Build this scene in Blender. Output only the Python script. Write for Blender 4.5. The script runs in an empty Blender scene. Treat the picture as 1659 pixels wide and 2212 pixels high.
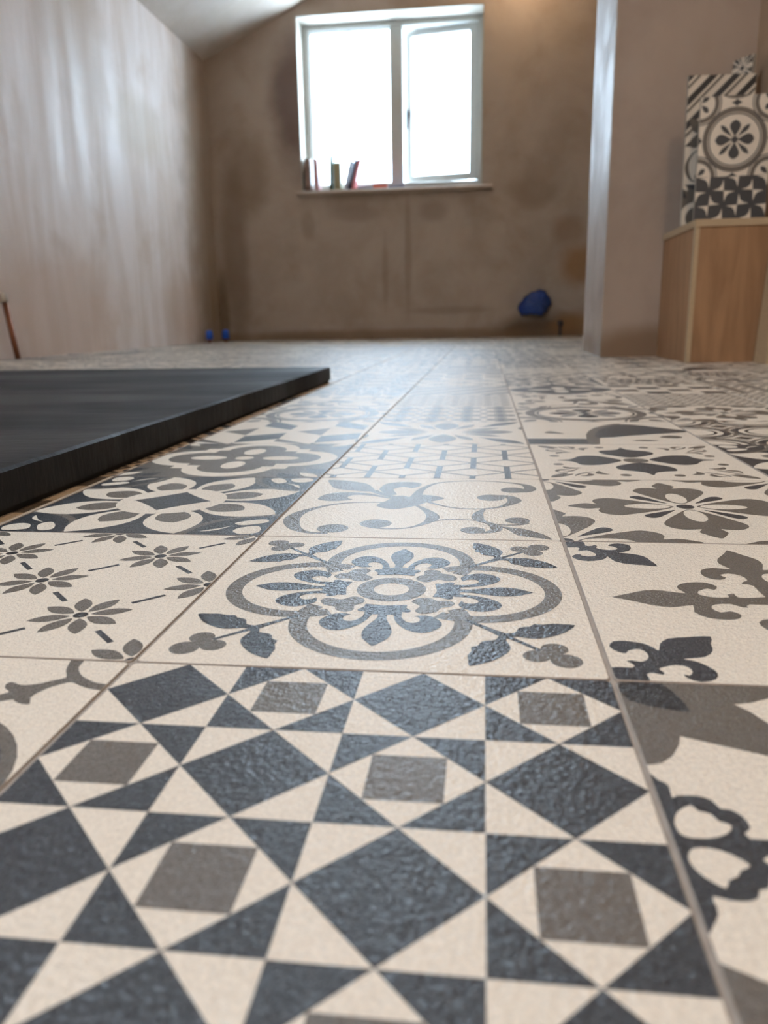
import bpy, math, random
from mathutils import Vector, Matrix
from mathutils.geometry import tessellate_polygon

S = 0.165            # one floor tile in metres; all room numbers below are in tiles
C = bpy.context.scene.collection
SC = bpy.context.scene
random.seed(7)

# ---------------------------------------------------------------- camera
YAW, PIT, ROLL = -0.128119005, 0.242061242, -0.0177946790
CAM = Vector((0.736254498, -1.45582345, 0.700215923))
def basis():
    cy, sy, cp, sp, cr, sr = (math.cos(YAW), math.sin(YAW), math.cos(PIT), math.sin(PIT), math.cos(ROLL), math.sin(ROLL))
    f = Vector((sy*cp, cy*cp, -sp)); r = Vector((cy, -sy, 0)); u = r.cross(f)
    return cr*r + sr*u, -sr*r + cr*u, f
cr_, cu_, cf_ = basis()
cam = bpy.data.cameras.new('camera'); camo = bpy.data.objects.new('camera', cam); C.objects.link(camo)
M = Matrix(((cr_.x, cu_.x, -cf_.x), (cr_.y, cu_.y, -cf_.y), (cr_.z, cu_.z, -cf_.z))).to_4x4()
M.translation = CAM*S
camo.matrix_world = M
cam.sensor_fit = 'HORIZONTAL'; cam.sensor_width = 36; cam.lens = 1674.37/1659*36
cam.clip_start = 0.01; cam.clip_end = 200
cam.dof.use_dof = True; cam.dof.focus_distance = 0.40; cam.dof.aperture_fstop = 17.0
SC.camera = camo

# ---------------------------------------------------------------- daylight, lamps, exposure
w = bpy.data.worlds.new('world'); SC.world = w; w.use_nodes = True
wn = w.node_tree.nodes; wl = w.node_tree.links
bg = wn['Background']; bg.inputs[0].default_value = (0.66, 0.83, 1.0, 1); bg.inputs[1].default_value = 62.0
SC.view_settings.view_transform = 'Standard'; SC.view_settings.look = 'None'
SC.view_settings.gamma = 1; SC.view_settings.use_curve_mapping = False
SC.view_settings.exposure = -0.05
def area(name, loc, size, rot, energy, col=(1,1,1), portal=False):
    l = bpy.data.lights.new(name, 'AREA'); l.shape = 'RECTANGLE'; l.size, l.size_y = size[0]*S, size[1]*S
    l.energy = energy; l.color = col
    if portal: l.cycles.is_portal = True
    o = bpy.data.objects.new(name, l); C.objects.link(o); o.location = Vector(loc)*S; o.rotation_euler = rot
    return o
# openings that let the sky in: the window in the far wall and an unseen rooflight added to light the near floor
area('window_portal', (-2.84, 31.6, 8.6), (7.2, 6.4), (-math.pi/2, 0, 0), 1, portal=True)
area('added_rooflight_portal', (-4.9, -0.05, 12.95), (3.4, 4.0), (0, -math.atan(.44), 0), 1, portal=True)
LAMP_E = 1.1

# ---------------------------------------------------------------- materials
def mat(name, col=(.5,.5,.5), rough=.5, metal=0, spec=.5):
    m = bpy.data.materials.new(name); m.use_nodes = True
    b = m.node_tree.nodes['Principled BSDF']
    b.inputs['Base Color'].default_value = (*col, 1); b.inputs['Roughness'].default_value = rough
    b.inputs['Metallic'].default_value = metal; b.inputs['Specular IOR Level'].default_value = spec
    return m
class NT:
    """small helper for node graphs in world position measured in tiles"""
    def __init__(s, m):
        s.t = m.node_tree; s.N = s.t.nodes; s.L = s.t.links; s.b = s.N['Principled BSDF']
        g = s.N.new('ShaderNodeNewGeometry'); v = s.N.new('ShaderNodeVectorMath'); v.operation = 'SCALE'
        v.inputs[3].default_value = 1/S; s.L.new(g.outputs['Position'], v.inputs[0]); s.pos = v.outputs[0]
        x = s.N.new('ShaderNodeSeparateXYZ'); s.L.new(s.pos, x.inputs[0]); s.x, s.y, s.z = x.outputs
    def put(s, sock, v):
        if hasattr(v, 'is_linked') or hasattr(v, 'links'): s.L.new(v, sock)
        else: sock.default_value = v
    def m(s, op, a, b=0.0, clamp=False):
        n = s.N.new('ShaderNodeMath'); n.operation = op; n.use_clamp = clamp
        s.put(n.inputs[0], a); s.put(n.inputs[1], b); return n.outputs[0]
    def scale(s, v3):
        n = s.N.new('ShaderNodeVectorMath'); n.operation = 'MULTIPLY'; s.L.new(s.pos, n.inputs[0]); n.inputs[1].default_value = v3
        return n.outputs[0]
    def noise(s, vec, sc, det=3, rough=.5, dist=0):
        n = s.N.new('ShaderNodeTexNoise'); s.L.new(vec, n.inputs['Vector']); n.inputs['Scale'].default_value = sc
        n.inputs['Detail'].default_value = det; n.inputs['Roughness'].default_value = rough; n.inputs['Distortion'].default_value = dist
        return n.outputs['Fac']
    def ss(s, v, lo, hi, a=0., b=1.):
        n = s.N.new('ShaderNodeMapRange'); n.interpolation_type = 'SMOOTHSTEP'; s.L.new(v, n.inputs[0])
        for i, k in enumerate((lo, hi, a, b)): n.inputs[i+1].default_value = k
        return n.outputs[0]
    def mix(s, f, a, b):
        n = s.N.new('ShaderNodeMix'); n.data_type = 'RGBA'; s.put(n.inputs[0], f)
        for k, v in ((6, a), (7, b)):
            if isinstance(v, tuple): n.inputs[k].default_value = (*v, 1)
            else: s.L.new(v, n.inputs[k])
        return n.outputs[2]
    def blot(s, ax, c, r, wob=.35, soft=.5):
        """a blot: soft ellipse on the wall, edge broken by noise; ax = the wall's horizontal axis"""
        h = s.x if ax == 'x' else s.y
        dx = s.m('DIVIDE', s.m('SUBTRACT', h, c[0]), r[0]); dz = s.m('DIVIDE', s.m('SUBTRACT', s.z, c[1]), r[1])
        d = s.m('SQRT', s.m('ADD', s.m('MULTIPLY', dx, dx), s.m('MULTIPLY', dz, dz)))
        if not hasattr(s, 'wobble'): s.wobble = s.m('MULTIPLY', s.m('SUBTRACT', s.noise(s.pos, .9, 3), .5), wob*2)
        d = s.m('ADD', d, s.wobble)
        return s.ss(d, 1-soft, 1+soft, 1., 0.)
    def bump(s, h, strength, dist):
        n = s.N.new('ShaderNodeBump'); n.inputs['Strength'].default_value = strength; n.inputs['Distance'].default_value = dist
        s.L.new(h, n.inputs['Height']); s.L.new(n.outputs[0], s.b.inputs['Normal'])
    def col(s, c): s.L.new(c, s.b.inputs['Base Color'])
    def rough(s, c): s.L.new(c, s.b.inputs['Roughness'])

def print_mat(name, col, rough=.36):
    m = mat(name, col, rough, 0, .8); n = NT(m)
    fine = n.noise(n.pos, 120, 2, .5)
    mid = n.noise(n.pos, 62, 1, .5)
    spk = n.noise(n.pos, 300, 0)
    c2 = tuple(min(1, k*1.14+.003) for k in col)
    n.col(n.mix(n.ss(fine, .35, .7), col, c2))
    n.rough(n.ss(spk, .60, .70, rough, .14))
    n.bump(n.m('ADD', n.m('ADD', fine, n.m('MULTIPLY', mid, 1.1)), n.m('MULTIPLY', n.ss(spk, .55, .75), .25)), .75, .0006)
    return m
CREAM = print_mat('tile_cream', (.70, .625, .515))
INK = print_mat('tile_slate_blue', (.028, .031, .036))
GREY = print_mat('tile_taupe', (.118, .102, .083))
DARK = print_mat('tile_charcoal', (.015, .016, .018))
GROUT = mat('grout', (.36, .31, .27), .75)
n = NT(GROUT); n.col(n.mix(n.noise(n.pos, 30, 4), (.25, .21, .175), (.40, .345, .29))); n.bump(n.noise(n.pos, 160, 2), .6, .0004)
PM = [CREAM, INK, GREY, DARK, GROUT]

def plaster(name, base, pink, brown, ax, blots=(), rough=(.34, .62), streak=1.0, streak_scale=.8):
    m = mat(name, base, .5); n = NT(m)
    sv = n.scale((1, 1, .16) if streak else (1, 1, 1))
    st = n.noise(sv, streak_scale, 5, .62, .4)
    cl = n.noise(n.pos, .42, 4, .55, .3)
    c = n.mix(n.ss(st, .38, .66), base, pink)
    c = n.mix(n.m('MULTIPLY', n.ss(cl, .52, .74), .7), c, brown)
    for (cc, rr, colr, k) in blots:
        c = n.mix(n.m('MULTIPLY', n.blot(ax, cc, rr), k), c, colr)
    n.col(c)
    n.rough(n.ss(st, .35, .65, rough[0], rough[1]))
    n.bump(n.m('ADD', n.m('MULTIPLY', n.noise(sv, 1.1, 4), 1.0), n.m('MULTIPLY', n.noise(n.pos, 9, 3), .10)), .35, .02)
    return m
# wall blots: stains, painted corner shade, a darker ellipse by the window
BROWN = (.17, .10, .055); DARK_BLOT = (.14, .09, .07); OCHRE = (.26, .125, .035)
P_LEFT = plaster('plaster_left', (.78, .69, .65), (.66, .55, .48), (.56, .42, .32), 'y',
    [((29.6, 4.5), (2.6, 9), (.26, .185, .12), .85), ((17.5, 1.0), (3.5, 1.6), (.50, .35, .25), .7), ((20, 8.3), (1.6, 2.2), (.46, .35, .26), .7),  # first entry: fall-off of window light towards the far corner, painted dark
     ((23.5, 6.6), (2.0, .9), (.50, .40, .29), .6), ((26, 1.2), (1.6, 1.2), (.50, .36, .26), .6)], rough=(.42, .62), streak_scale=.9)
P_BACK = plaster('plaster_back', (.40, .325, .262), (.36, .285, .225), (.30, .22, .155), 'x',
    [((-6.35, 8.9), (.95, 2.25), (.12, .075, .058), .9), ((4.35, 2.6), (.75, .75), OCHRE, .85), ((2.8, .2), (1.5, .65), (.10, .055, .02), .95),  # first entry: darker ellipse left of the window
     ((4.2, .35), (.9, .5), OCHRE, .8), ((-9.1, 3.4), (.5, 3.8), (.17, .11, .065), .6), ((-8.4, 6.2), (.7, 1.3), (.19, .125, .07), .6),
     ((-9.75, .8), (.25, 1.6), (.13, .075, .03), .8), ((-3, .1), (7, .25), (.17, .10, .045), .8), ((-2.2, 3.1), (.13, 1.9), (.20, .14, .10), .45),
     ((-.6, 1.05), (1.5, .14), (.20, .14, .10), .4), ((-3.1, 2.5), (.12, 1.2), (.20, .14, .10), .4), ((-6.1, 4.4), (.25, .5), (.22, .15, .10), .4), ((-4.2, 4.75), (.9, .3), (.22, .15, .11), .45), ((-1.2, 4.7), (.5, .35), (.22, .15, .11), .45), ((2.6, 5.3), (.8, .5), (.22, .155, .10), .45),
     ((3.9, 3.9), (.6, .5), (.24, .14, .07), .6)], rough=(.5, .75), streak=0, streak_scale=.5)
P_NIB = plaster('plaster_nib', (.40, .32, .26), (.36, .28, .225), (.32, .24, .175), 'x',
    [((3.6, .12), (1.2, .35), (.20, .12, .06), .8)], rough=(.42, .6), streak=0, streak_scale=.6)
P_CEIL = plaster('plaster_ceiling', (.56, .49, .43), (.52, .45, .38), (.48, .40, .33), 'x', rough=(.5, .7), streak=0)
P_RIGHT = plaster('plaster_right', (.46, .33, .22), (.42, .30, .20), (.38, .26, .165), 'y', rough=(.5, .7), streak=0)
REVEAL = mat('reveal_plaster', (.36, .33, .28), .55)
WHITE = mat('window_plastic', (.52, .53, .51), .35)
SEAL = mat('black_rubber', (.02, .02, .02), .6)
GLASS = bpy.data.materials.new('window_glass'); GLASS.use_nodes = True
gn = GLASS.node_tree; gb = gn.nodes['Principled BSDF']; gb.inputs['Transmission Weight'].default_value = 1
gb.inputs['Roughness'].default_value = 0; gb.inputs['IOR'].default_value = 1.05; gb.inputs['Base Color'].default_value = (.97, .99, 1, 1)
STEEL = mat('brushed_metal', (.12, .12, .13), .35, 1)
SLATE = mat('slate_resin', (.010, .010, .010), .5, 0, .14)
n = NT(SLATE); n.col(n.mix(n.noise(n.scale((.5, 1.4, 1)), 1.2, 5), (.009, .009, .0095), (.018, .018, .018)))
n.rough(n.ss(n.noise(n.scale((.4, 1.2, 1)), .9, 4), .35, .65, .5, .68)); n.bump(n.noise(n.scale((1, 3, 1)), 3.5, 6, .6), .5, .003)
SHADOWGAP = mat('bedding_shade', (.008, .006, .005), .9)  # near-black stands in for the shade in the gap under the tray
PLY = mat('plywood', (.36, .22, .12), .6)
n = NT(PLY); g = n.noise(n.scale((1, 1, .12)), 5, 5, .6, .6); n.col(n.mix(n.ss(g, .35, .68), (.38, .215, .108), (.28, .15, .070)))
PLYE = mat('plywood_edge', (.46, .34, .20), .5)
n = NT(PLYE); n.col(n.mix(n.noise(n.scale((1, 1, 8)), 6, 2), (.40, .29, .17), (.54, .41, .26)))
COPPER = mat('copper', (.20, .075, .035), .5, .7)
CAPGREY = mat('pale_cap', (.50, .44, .36), .5)
BLUE = mat('blue_polythene', (.004, .028, .20), .25)
n = NT(BLUE); n.col(n.mix(n.noise(n.pos, 1.6, 3), (.003, .014, .11), (.015, .065, .27))); n.bump(n.noise(n.pos, 5, 4, .6), .7, .01)
BLUECAP = mat('blue_plastic', (.01, .10, .60), .3)
DKPLAS = mat('dark_plastic', (.06, .055, .05), .5)

# ---------------------------------------------------------------- mesh helpers
def link(name, verts, faces, mats, fm=None, parent=None, smooth=False):
    me = bpy.data.meshes.new(name); me.from_pydata([tuple(Vector(v)*S) for v in verts], [], faces)
    for m in (mats if isinstance(mats, (list, tuple)) else [mats]): me.materials.append(m)
    if fm: me.polygons.foreach_set('material_index', fm)
    if smooth: me.polygons.foreach_set('use_smooth', [True]*len(me.polygons))
    me.update()
    o = bpy.data.objects.new(name, me); C.objects.link(o)
    if parent: o.parent = parent
    return o
class MB:
    def __init__(s): s.v = []; s.f = []; s.m = []
    def add(s, vs, fs, mi=0):
        k = len(s.v); s.v += [tuple(v) for v in vs]; s.f += [tuple(i+k for i in f) for f in fs]; s.m += [mi]*len(fs); return s
    def box(s, a, b, mi=0, bev=0, rz=0, org=None):
        (x0, y0, z0), (x1, y1, z1) = a, b
        if bev:
            pts = []
            for z, e in ((z0, bev), (z0+bev, 0), (z1-bev, 0), (z1, bev)):
                pts += [(x0+e+bev*(e == 0)*0, y0+e, z), (x1-e, y0+e, z), (x1-e, y1-e, z), (x0+e, y1-e, z)]
            fs = [(3, 2, 1, 0), (12, 13, 14, 15)]
            for r in range(3):
                for i in range(4): j = (i+1) % 4; fs.append((r*4+i, r*4+j, r*4+4+j, r*4+4+i))
        else:
            pts = [(x0,y0,z0),(x1,y0,z0),(x1,y1,z0),(x0,y1,z0),(x0,y0,z1),(x1,y0,z1),(x1,y1,z1),(x0,y1,z1)]
            fs = [(3,2,1,0),(4,5,6,7),(0,1,5,4),(1,2,6,5),(2,3,7,6),(3,0,4,7)]
        if rz:
            o = Vector(org or ((x0+x1)/2, (y0+y1)/2, 0)); R = Matrix.Rotation(rz, 3, 'Z')
            pts = [R @ (Vector(p)-Vector((o.x, o.y, 0))) + Vector((o.x, o.y, 0)) for p in pts]
        return s.add(pts, fs, mi)
    def tube(s, path, rad, n=16, mi=0, cap=True):
        if not isinstance(rad, (list, tuple)): rad = [rad]*len(path)
        vs = []; fs = []; P = [Vector(p) for p in path]
        for i, p in enumerate(P):
            d = (P[min(i+1, len(P)-1)]-P[max(i-1, 0)]).normalized()
            a = d.cross(Vector((0, 1, 0)) if abs(d.y) < .9 else Vector((1, 0, 0))).normalized(); b = d.cross(a)
            for k in range(n): t = 2*math.pi*k/n; vs.append(p + (a*math.cos(t)+b*math.sin(t))*rad[i])
        for i in range(len(P)-1):
            for k in range(n): j = (k+1) % n; fs.append((i*n+k, i*n+j, (i+1)*n+j, (i+1)*n+k))
        if cap: fs.append(tuple(range(n))[::-1]); fs.append(tuple((len(P)-1)*n+k for k in range(n)))
        return s.add(vs, fs, mi)
    def build(s, name, mats, parent=None, smooth=False):
        return link(name, s.v, s.f, mats, s.m, parent, smooth)
def struct(o): o['kind'] = 'structure'; return o
def tag(o, label, cat, group=None):
    o['label'] = label; o['category'] = cat
    if group: o['group'] = group
    return o
def empty(name, loc, rz=0):
    o = bpy.data.objects.new(name, None); C.objects.link(o); o.location = Vector(loc)*S; o.rotation_euler = (0, 0, rz)
    o.empty_display_size = .02
    return o

# ---------------------------------------------------------------- printed tile patterns (unit square)
def cut(poly, clip):
    """clip a convex polygon by a convex counter-clockwise polygon"""
    out = poly
    for i in range(len(clip)):
        ax, ay = clip[i]; bx, by = clip[(i+1) % len(clip)]
        ex, ey = bx-ax, by-ay; inp = out; out = []
        if not inp: return []
        side = [ex*(q[1]-ay)-ey*(q[0]-ax) for q in inp]
        for k in range(len(inp)):
            a, b, sa, sb = inp[k-1], inp[k], side[k-1], side[k]
            if (sa >= 0) != (sb >= 0):
                t = sa/(sa-sb); out.append((a[0]+(b[0]-a[0])*t, a[1]+(b[1]-a[1])*t))
            if sb >= 0: out.append(b)
    return out if len(out) > 2 else []
def crom(pts, closed=True, k=3):
    n = len(pts); out = []
    rng = n if closed else n-1
    for i in range(rng):
        p0 = pts[(i-1) % n] if closed else pts[max(i-1, 0)]; p1 = pts[i]; p2 = pts[(i+1) % n]
        p3 = pts[(i+2) % n] if closed else pts[min(i+2, n-1)]
        for j in range(k):
            t = j/k; out.append(tuple(.5*(2*p1[a]+(p2[a]-p0[a])*t+(2*p0[a]-5*p1[a]+4*p2[a]-p3[a])*t*t+(3*p1[a]-p0[a]-3*p2[a]+p3[a])*t**3) for a in range(len(p1))))
    if not closed: out.append(pts[-1])
    return out
class Pat:
    def __init__(s, base=0): s.base = base; s.idx = 0; s.t = []       # (material, layer, convex polygon)
    def cvx(s, m, L, p, idx=None):
        a = sum(p[i][0]*p[(i+1) % len(p)][1]-p[(i+1) % len(p)][0]*p[i][1] for i in range(len(p)))
        if abs(a) < 1e-9: return
        s.t.append((m, L, p if a > 0 else p[::-1], s.idx if idx is None else idx))
    def poly(s, m, L, pts, k=0):
        s.idx += 1
        if k: pts = crom(pts, True, k)
        for tr in tessellate_polygon([[Vector((*q, 0)) for q in pts]]):
            s.cvx(m, L, [pts[i] for i in tr])
    def stroke(s, m, L, pts, k=3):
        """pts: (x, y, half width)"""
        s.idx += 1
        if k: pts = crom(pts, False, k)
        e = []
        for i, q in enumerate(pts):
            a = pts[max(i-1, 0)]; b = pts[min(i+1, len(pts)-1)]; dx, dy = b[0]-a[0], b[1]-a[1]; d = math.hypot(dx, dy) or 1
            wd = max(q[2], .001); e.append(((q[0]-dy/d*wd, q[1]+dx/d*wd), (q[0]+dy/d*wd, q[1]-dx/d*wd)))
        for i in range(len(e)-1):
            s.cvx(m, L, [e[i][0], e[i][1], e[i+1][1]]); s.cvx(m, L, [e[i][0], e[i+1][1], e[i+1][0]])
    def disc(s, m, L, c, r, ry=None, ang=0, n=28):
        s.idx += 1
        ry = ry or r; ca, sa = math.cos(ang), math.sin(ang)
        s.cvx(m, L, [(c[0]+r*math.cos(t)*ca-ry*math.sin(t)*sa, c[1]+r*math.cos(t)*sa+ry*math.sin(t)*ca) for t in [2*math.pi*i/n for i in range(n)]])
    def ring(s, m, L, c, r0, r1, a0=0, a1=360, n=36):
        s.idx += 1; P = [math.radians(a0+(a1-a0)*i/n) for i in range(n+1)]
        for a, b in zip(P, P[1:]):
            s.cvx(m, L, [(c[0]+r*math.cos(t), c[1]+r*math.sin(t)) for r, t in ((r0, a), (r1, a), (r1, b), (r0, b))])
    def petal(s, m, L, c, deg, r0, r1, w, peak=.5, tip=1.0):
        """leaf along a ray, half width w at the fraction peak; tip>1 blunts it"""
        s.idx += 1
        a = math.radians(deg); d = (math.cos(a), math.sin(a)); nn = (-d[1], d[0]); e = []
        for i in range(13):
            t = i/12; u = t**(math.log(.5)/math.log(peak)); h = w*math.sin(math.pi*u)**(1/tip); r = r0+(r1-r0)*t
            e.append(((c[0]+d[0]*r+nn[0]*h, c[1]+d[1]*r+nn[1]*h), (c[0]+d[0]*r-nn[0]*h, c[1]+d[1]*r-nn[1]*h)))
        for p, q in zip(e, e[1:]): s.cvx(m, L, [p[0], p[1], q[1], q[0]])
    def xform(s, f, start=0, end=None, k=1):
        for m, L, p, i in list(s.t[start:end]): s.cvx(m, L, [f(q) for q in p], i+5*k)
    def rot4(s, start=0, c=(.5, .5)):
        e = len(s.t)
        for k in (1, 2, 3):
            ca, sa = ((0, 1), (-1, 0), (0, -1))[k-1]
            s.xform(lambda q: (c[0]+(q[0]-c[0])*ca-(q[1]-c[1])*sa, c[1]+(q[0]-c[0])*sa+(q[1]-c[1])*ca), start, e, k)
    def mir(s, start=0, c=.5): s.xform(lambda q: (2*c-q[0], q[1]), start, len(s.t))
def fleur(p, m, L, base, deg, ln, curl=True):
    """a fleur-de-lis growing from base along deg"""
    a = math.radians(deg); st = len(p.t)
    p.poly(m, L, [(0,-.10),(.10,-.16),(.11,-.22),(.20,-.14),(.26,-.15),(.26,.15),(.20,.14),(.11,.22),(.10,.16),(0,.10)])
    p.poly(m, L, [(.22,-.05),(.40,-.07),(.62,-.17),(.78,-.16),(.90,-.06),(1.0,0),(.90,.06),(.78,.16),(.62,.17),(.40,.07),(.22,.05)], 2)
    for sg in (1, -1):
        p.stroke(m, L, [(.20, .08*sg, .03), (.36, .13*sg, .045), (.52, .24*sg, .075), (.56, .40*sg, .10), (.45, .52*sg, .11), (.34, .54*sg, .07), (.28, .46*sg, .01)], 3)
    new = p.t[st:]; del p.t[st:]
    for mm, LL, q, _ in new: p.cvx(mm, LL, [(base[0]+ln*(x*math.cos(a)-y*math.sin(a)), base[1]+ln*(x*math.sin(a)+y*math.cos(a))) for x, y in q])

def P_star():
    p = Pat(0)
    for i in range(4):
        for j in range(4):
            x, y = (i+.5)/4, (j+.5)/4; h = .125
            if (i+j) % 2 == 1: p.cvx(1, 1, [(x-h, y), (x, y-h), (x+h, y), (x, y+h)])
            else:
                for a, b in ((1, 1), (-1, 1), (-1, -1), (1, -1)): p.cvx(1, 1, [(x+a*h, y+b*h), (x+a*h, y), (x, y+b*h)])
                q = .0625; p.cvx(2, 1, [(x-q, y-q), (x+q, y-q), (x+q, y+q), (x-q, y+q)])
    return p
def P_quatrefoil():
    p = Pat(0)
    p.ring(2, 1, (.5, .73), .178, .222, -4, 184)
    p.ring(2, 1, (.5, .73), .178, .222, -28, -4, 8); p.ring(2, 1, (.5, .73), .178, .222, 184, 208, 8)
    # the fleur-de-lis at the bottom, its trefoil and the sprig in the bottom right corner; turned four times
    for q in ([(.448,.385),(.497,.376),(.552,.385),(.553,.366),(.568,.344),(.560,.331),(.545,.334),(.543,.315),(.457,.315),(.455,.332),(.440,.331),(.432,.344),(.447,.366)],
              [(.490,.33),(.488,.288),(.473,.244),(.465,.203),(.471,.165),(.487,.14),(.500,.122),(.513,.14),(.529,.165),(.535,.203),(.527,.244),(.512,.288),(.510,.33)]):
        p.poly(1, 2, q, 2)
    cu = [(.545,.33),(.548,.299),(.562,.272),(.580,.265),(.593,.275),(.594,.29),(.588,.303),(.578,.309),(.606,.316),(.630,.302),(.648,.27),(.645,.241),(.624,.213),(.598,.206),(.568,.221),(.543,.256),(.531,.291),(.526,.329)]
    p.poly(1, 2, cu, 2); p.poly(1, 2, [(1-x, y) for x, y in cu], 2)
    p.poly(2, 1, [(.563,.408),(.58,.437),(.609,.439),(.63,.42),(.659,.422),(.675,.403),(.663,.378),(.642,.37),(.630,.341),(.597,.325),(.577,.346),(.587,.379)], 3)
    p.stroke(1, 2, [(.705, .295, .006), (.764, .237, .008), (.79, .211, .012), (.812, .190, .007), (.846, .155, .006), (.871, .129, .006)], 2)
    lf = [(.79,.215),(.82,.225),(.827,.248),(.839,.26),(.856,.265),(.866,.28),(.886,.279),(.91,.287),(.932,.285),(.962,.282),(.945,.25),(.927,.228),(.89,.201),(.858,.193),(.823,.202),(.802,.200)]
    p.poly(1, 3, lf, 2); p.poly(1, 3, [(1-y, 1-x) for x, y in lf], 2)
    for q, r in (((.861, .100), .030), ((.902, .140), .030), ((.922, .080), .034)): p.disc(2, 1, q, r, n=18)
    p.disc(2, 1, (.895, .107), .024, n=12)
    p.rot4(); p.ring(2, 1, (.5, .5), .048, .094)
    return p
def P_scroll():
    p = Pat(0); m = 2
    for q in ([(.044,.943),(.102,.945),(.164,.92),(.227,.876),(.257,.824),(.289,.723),(.251,.713),(.195,.727),(.137,.749),(.098,.782),(.068,.861)],
              [(.072,.569),(.086,.64),(.124,.682),(.201,.694),(.275,.673),(.334,.628),(.39,.58),(.355,.591),(.299,.626),(.227,.644),(.195,.622),(.195,.583),(.219,.561),(.179,.537),(.139,.527),(.096,.54)],
              [(.303,.782),(.318,.871),(.373,.913),(.429,.915),(.475,.887),(.47,.825),(.44,.788),(.402,.812),(.364,.759),(.39,.66),(.347,.66),(.309,.74)],
              [(.33,.472),(.361,.546),(.386,.623),(.419,.64),(.454,.595),(.499,.494),(.441,.422),(.394,.406),(.349,.43)],
              [(.44,.60),(.472,.655),(.511,.657),(.551,.641),(.592,.599),(.557,.555),(.521,.52),(.488,.47),(.44,.50)],
              [(.80,.175),(.841,.158),(.889,.14),(.938,.09),(.956,.061),(.973,.011),(.938,.025),(.884,.045),(.854,.072),(.834,.125)]):
        p.poly(m, 1, q, 3)
    p.stroke(m, 1, [(.28,.73,.02),(.33,.66,.015),(.40,.60,.02)], 2)
    W = lambda pts, ws: [(a, b, c) for (a, b), c in zip(pts, [w_*1.2 for w_ in ws])]
    p.stroke(m, 1, W([(.383,.5),(.348,.513),(.264,.511),(.2,.494),(.14,.455),(.087,.389),(.054,.321),(.045,.243),(.06,.171),(.09,.104),(.13,.062),(.178,.045),(.215,.052)], [.005,.005,.005,.007,.009,.013,.019,.025,.024,.018,.011,.008,.012]))
    p.disc(m, 1, (.222, .110), .056)
    p.stroke(m, 1, W([(.47,.56),(.475,.655),(.487,.767),(.537,.887),(.618,.936),(.719,.952),(.827,.93),(.905,.892),(.940,.844),(.945,.787),(.925,.745),(.89,.74)], [.02,.018,.012,.008,.006,.005,.006,.010,.018,.022,.018,.014]))
    p.disc(m, 1, (.872, .765), .052)
    p.stroke(m, 1, W([(.511,.553),(.552,.506),(.618,.445),(.691,.422),(.762,.43),(.816,.464),(.855,.521),(.872,.571),(.862,.62),(.835,.65),(.80,.65)], [.01,.007,.006,.006,.006,.009,.017,.023,.019,.014,.01]))
    p.disc(m, 1, (.778, .618), .056)
    p.stroke(m, 1, W([(.751,.422),(.732,.361),(.727,.289),(.744,.236),(.794,.196),(.843,.189),(.885,.204),(.90,.23)], [.006,.014,.019,.012,.006,.006,.008,.012]))
    p.disc(m, 1, (.870, .255), .044)
    p.stroke(m, 1, W([(.565,.225),(.60,.248),(.642,.258),(.711,.25),(.744,.236),(.777,.198),(.793,.148),(.785,.11),(.755,.088),(.72,.085)], [.005,.005,.005,.005,.008,.013,.018,.015,.009,.008]))
    p.disc(m, 1, (.712, .115), .043)
    p.stroke(m, 1, W([(.488,.47),(.53,.395),(.558,.323),(.563,.267),(.547,.211),(.51,.155),(.471,.125),(.413,.116),(.368,.13),(.34,.16)], [.006,.012,.019,.021,.013,.007,.006,.006,.009,.02]))
    p.disc(m, 1, (.365, .185), .058)
    return p
def P_lattice():
    p = Pat(0)
    for r in range(-1, 5):
        y = .01+.24*r
        for c in range(-1, 5):
            x = .21+.325*c-(.1625 if r % 2 else 0)
            p.cvx(1, 2, [(x-.0145, y), (x+.0145, y), (x+.0145, y+.29), (x-.0145, y+.29)])
            for sg in (1, -1):
                p.stroke(2, 1, [(x, y+.29, .009), (x+sg*.1625, y+.385, .009)], 0); p.stroke(2, 1, [(x, y, .009), (x+sg*.1625, y-.095, .009)], 0)
    return p
def P_burst():
    p = Pat(0)
    for k in range(4):
        p.petal(2, 1, (.5, .5), 90*k, .10, .44, .085, .55, 1.3)
        for d in (28, 62): p.petal(2, 1, (.5, .5), 90*k+d, .12, .40, .035, .6)
        p.petal(1, 1, (.5, .5), 90*k+45, .30, .69, .05, .6)
        p.poly(2, 1, [((.5, .5)[0]+r*math.cos(math.radians(90*k+a)), .5+r*math.sin(math.radians(90*k+a))) for r, a in ((.50, 10), (.64, 36), (.60, 30), (.5, 20))])
    return p
def P_florets():
    p = Pat(0)
    for i in range(4):
        for j in range(4):
            c = ((i+.5)/4, (j+.5)/4)
            for k in range(4): p.petal(2, 1, c, 90*k, .01, .115, .05, .6, 1.5)
            p.disc(1, 2, c, .03, n=10); p.disc(1, 1, (i/4, j/4), .035, n=10)
    return p
def daisy(p, c, k=1.1, off=0):
    for i in range(8): p.petal(2, 1, c, 22.5+45*i+off, .022*k, .115*k, .020*k, .5, 1.2)
    p.disc(3, 2, c, .017*k, n=14)
def P_daisies():
    p = Pat(0)
    cs = [(0, 0), (1, 0), (0, 1), (1, 1), (.5, .5), (.25, .25), (.75, .75), (.25, .75), (.75, .25), (.5, 0), (.5, 1), (0, .5), (1, .5)]
    for c in cs: daisy(p, c)
    for a in range(-1, 5):
        for b in range(-1, 5):
            if (a+b) % 2 == 0:
                for sg in (1, -1):
                    x, y = a*.25, b*.25; u = (.25, .25*sg)
                    p.stroke(1, 1, [(x+u[0]*.37, y+u[1]*.37, .0075), (x+u[0]*.63, y+u[1]*.63, .0075)], 0)
    return p
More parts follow.
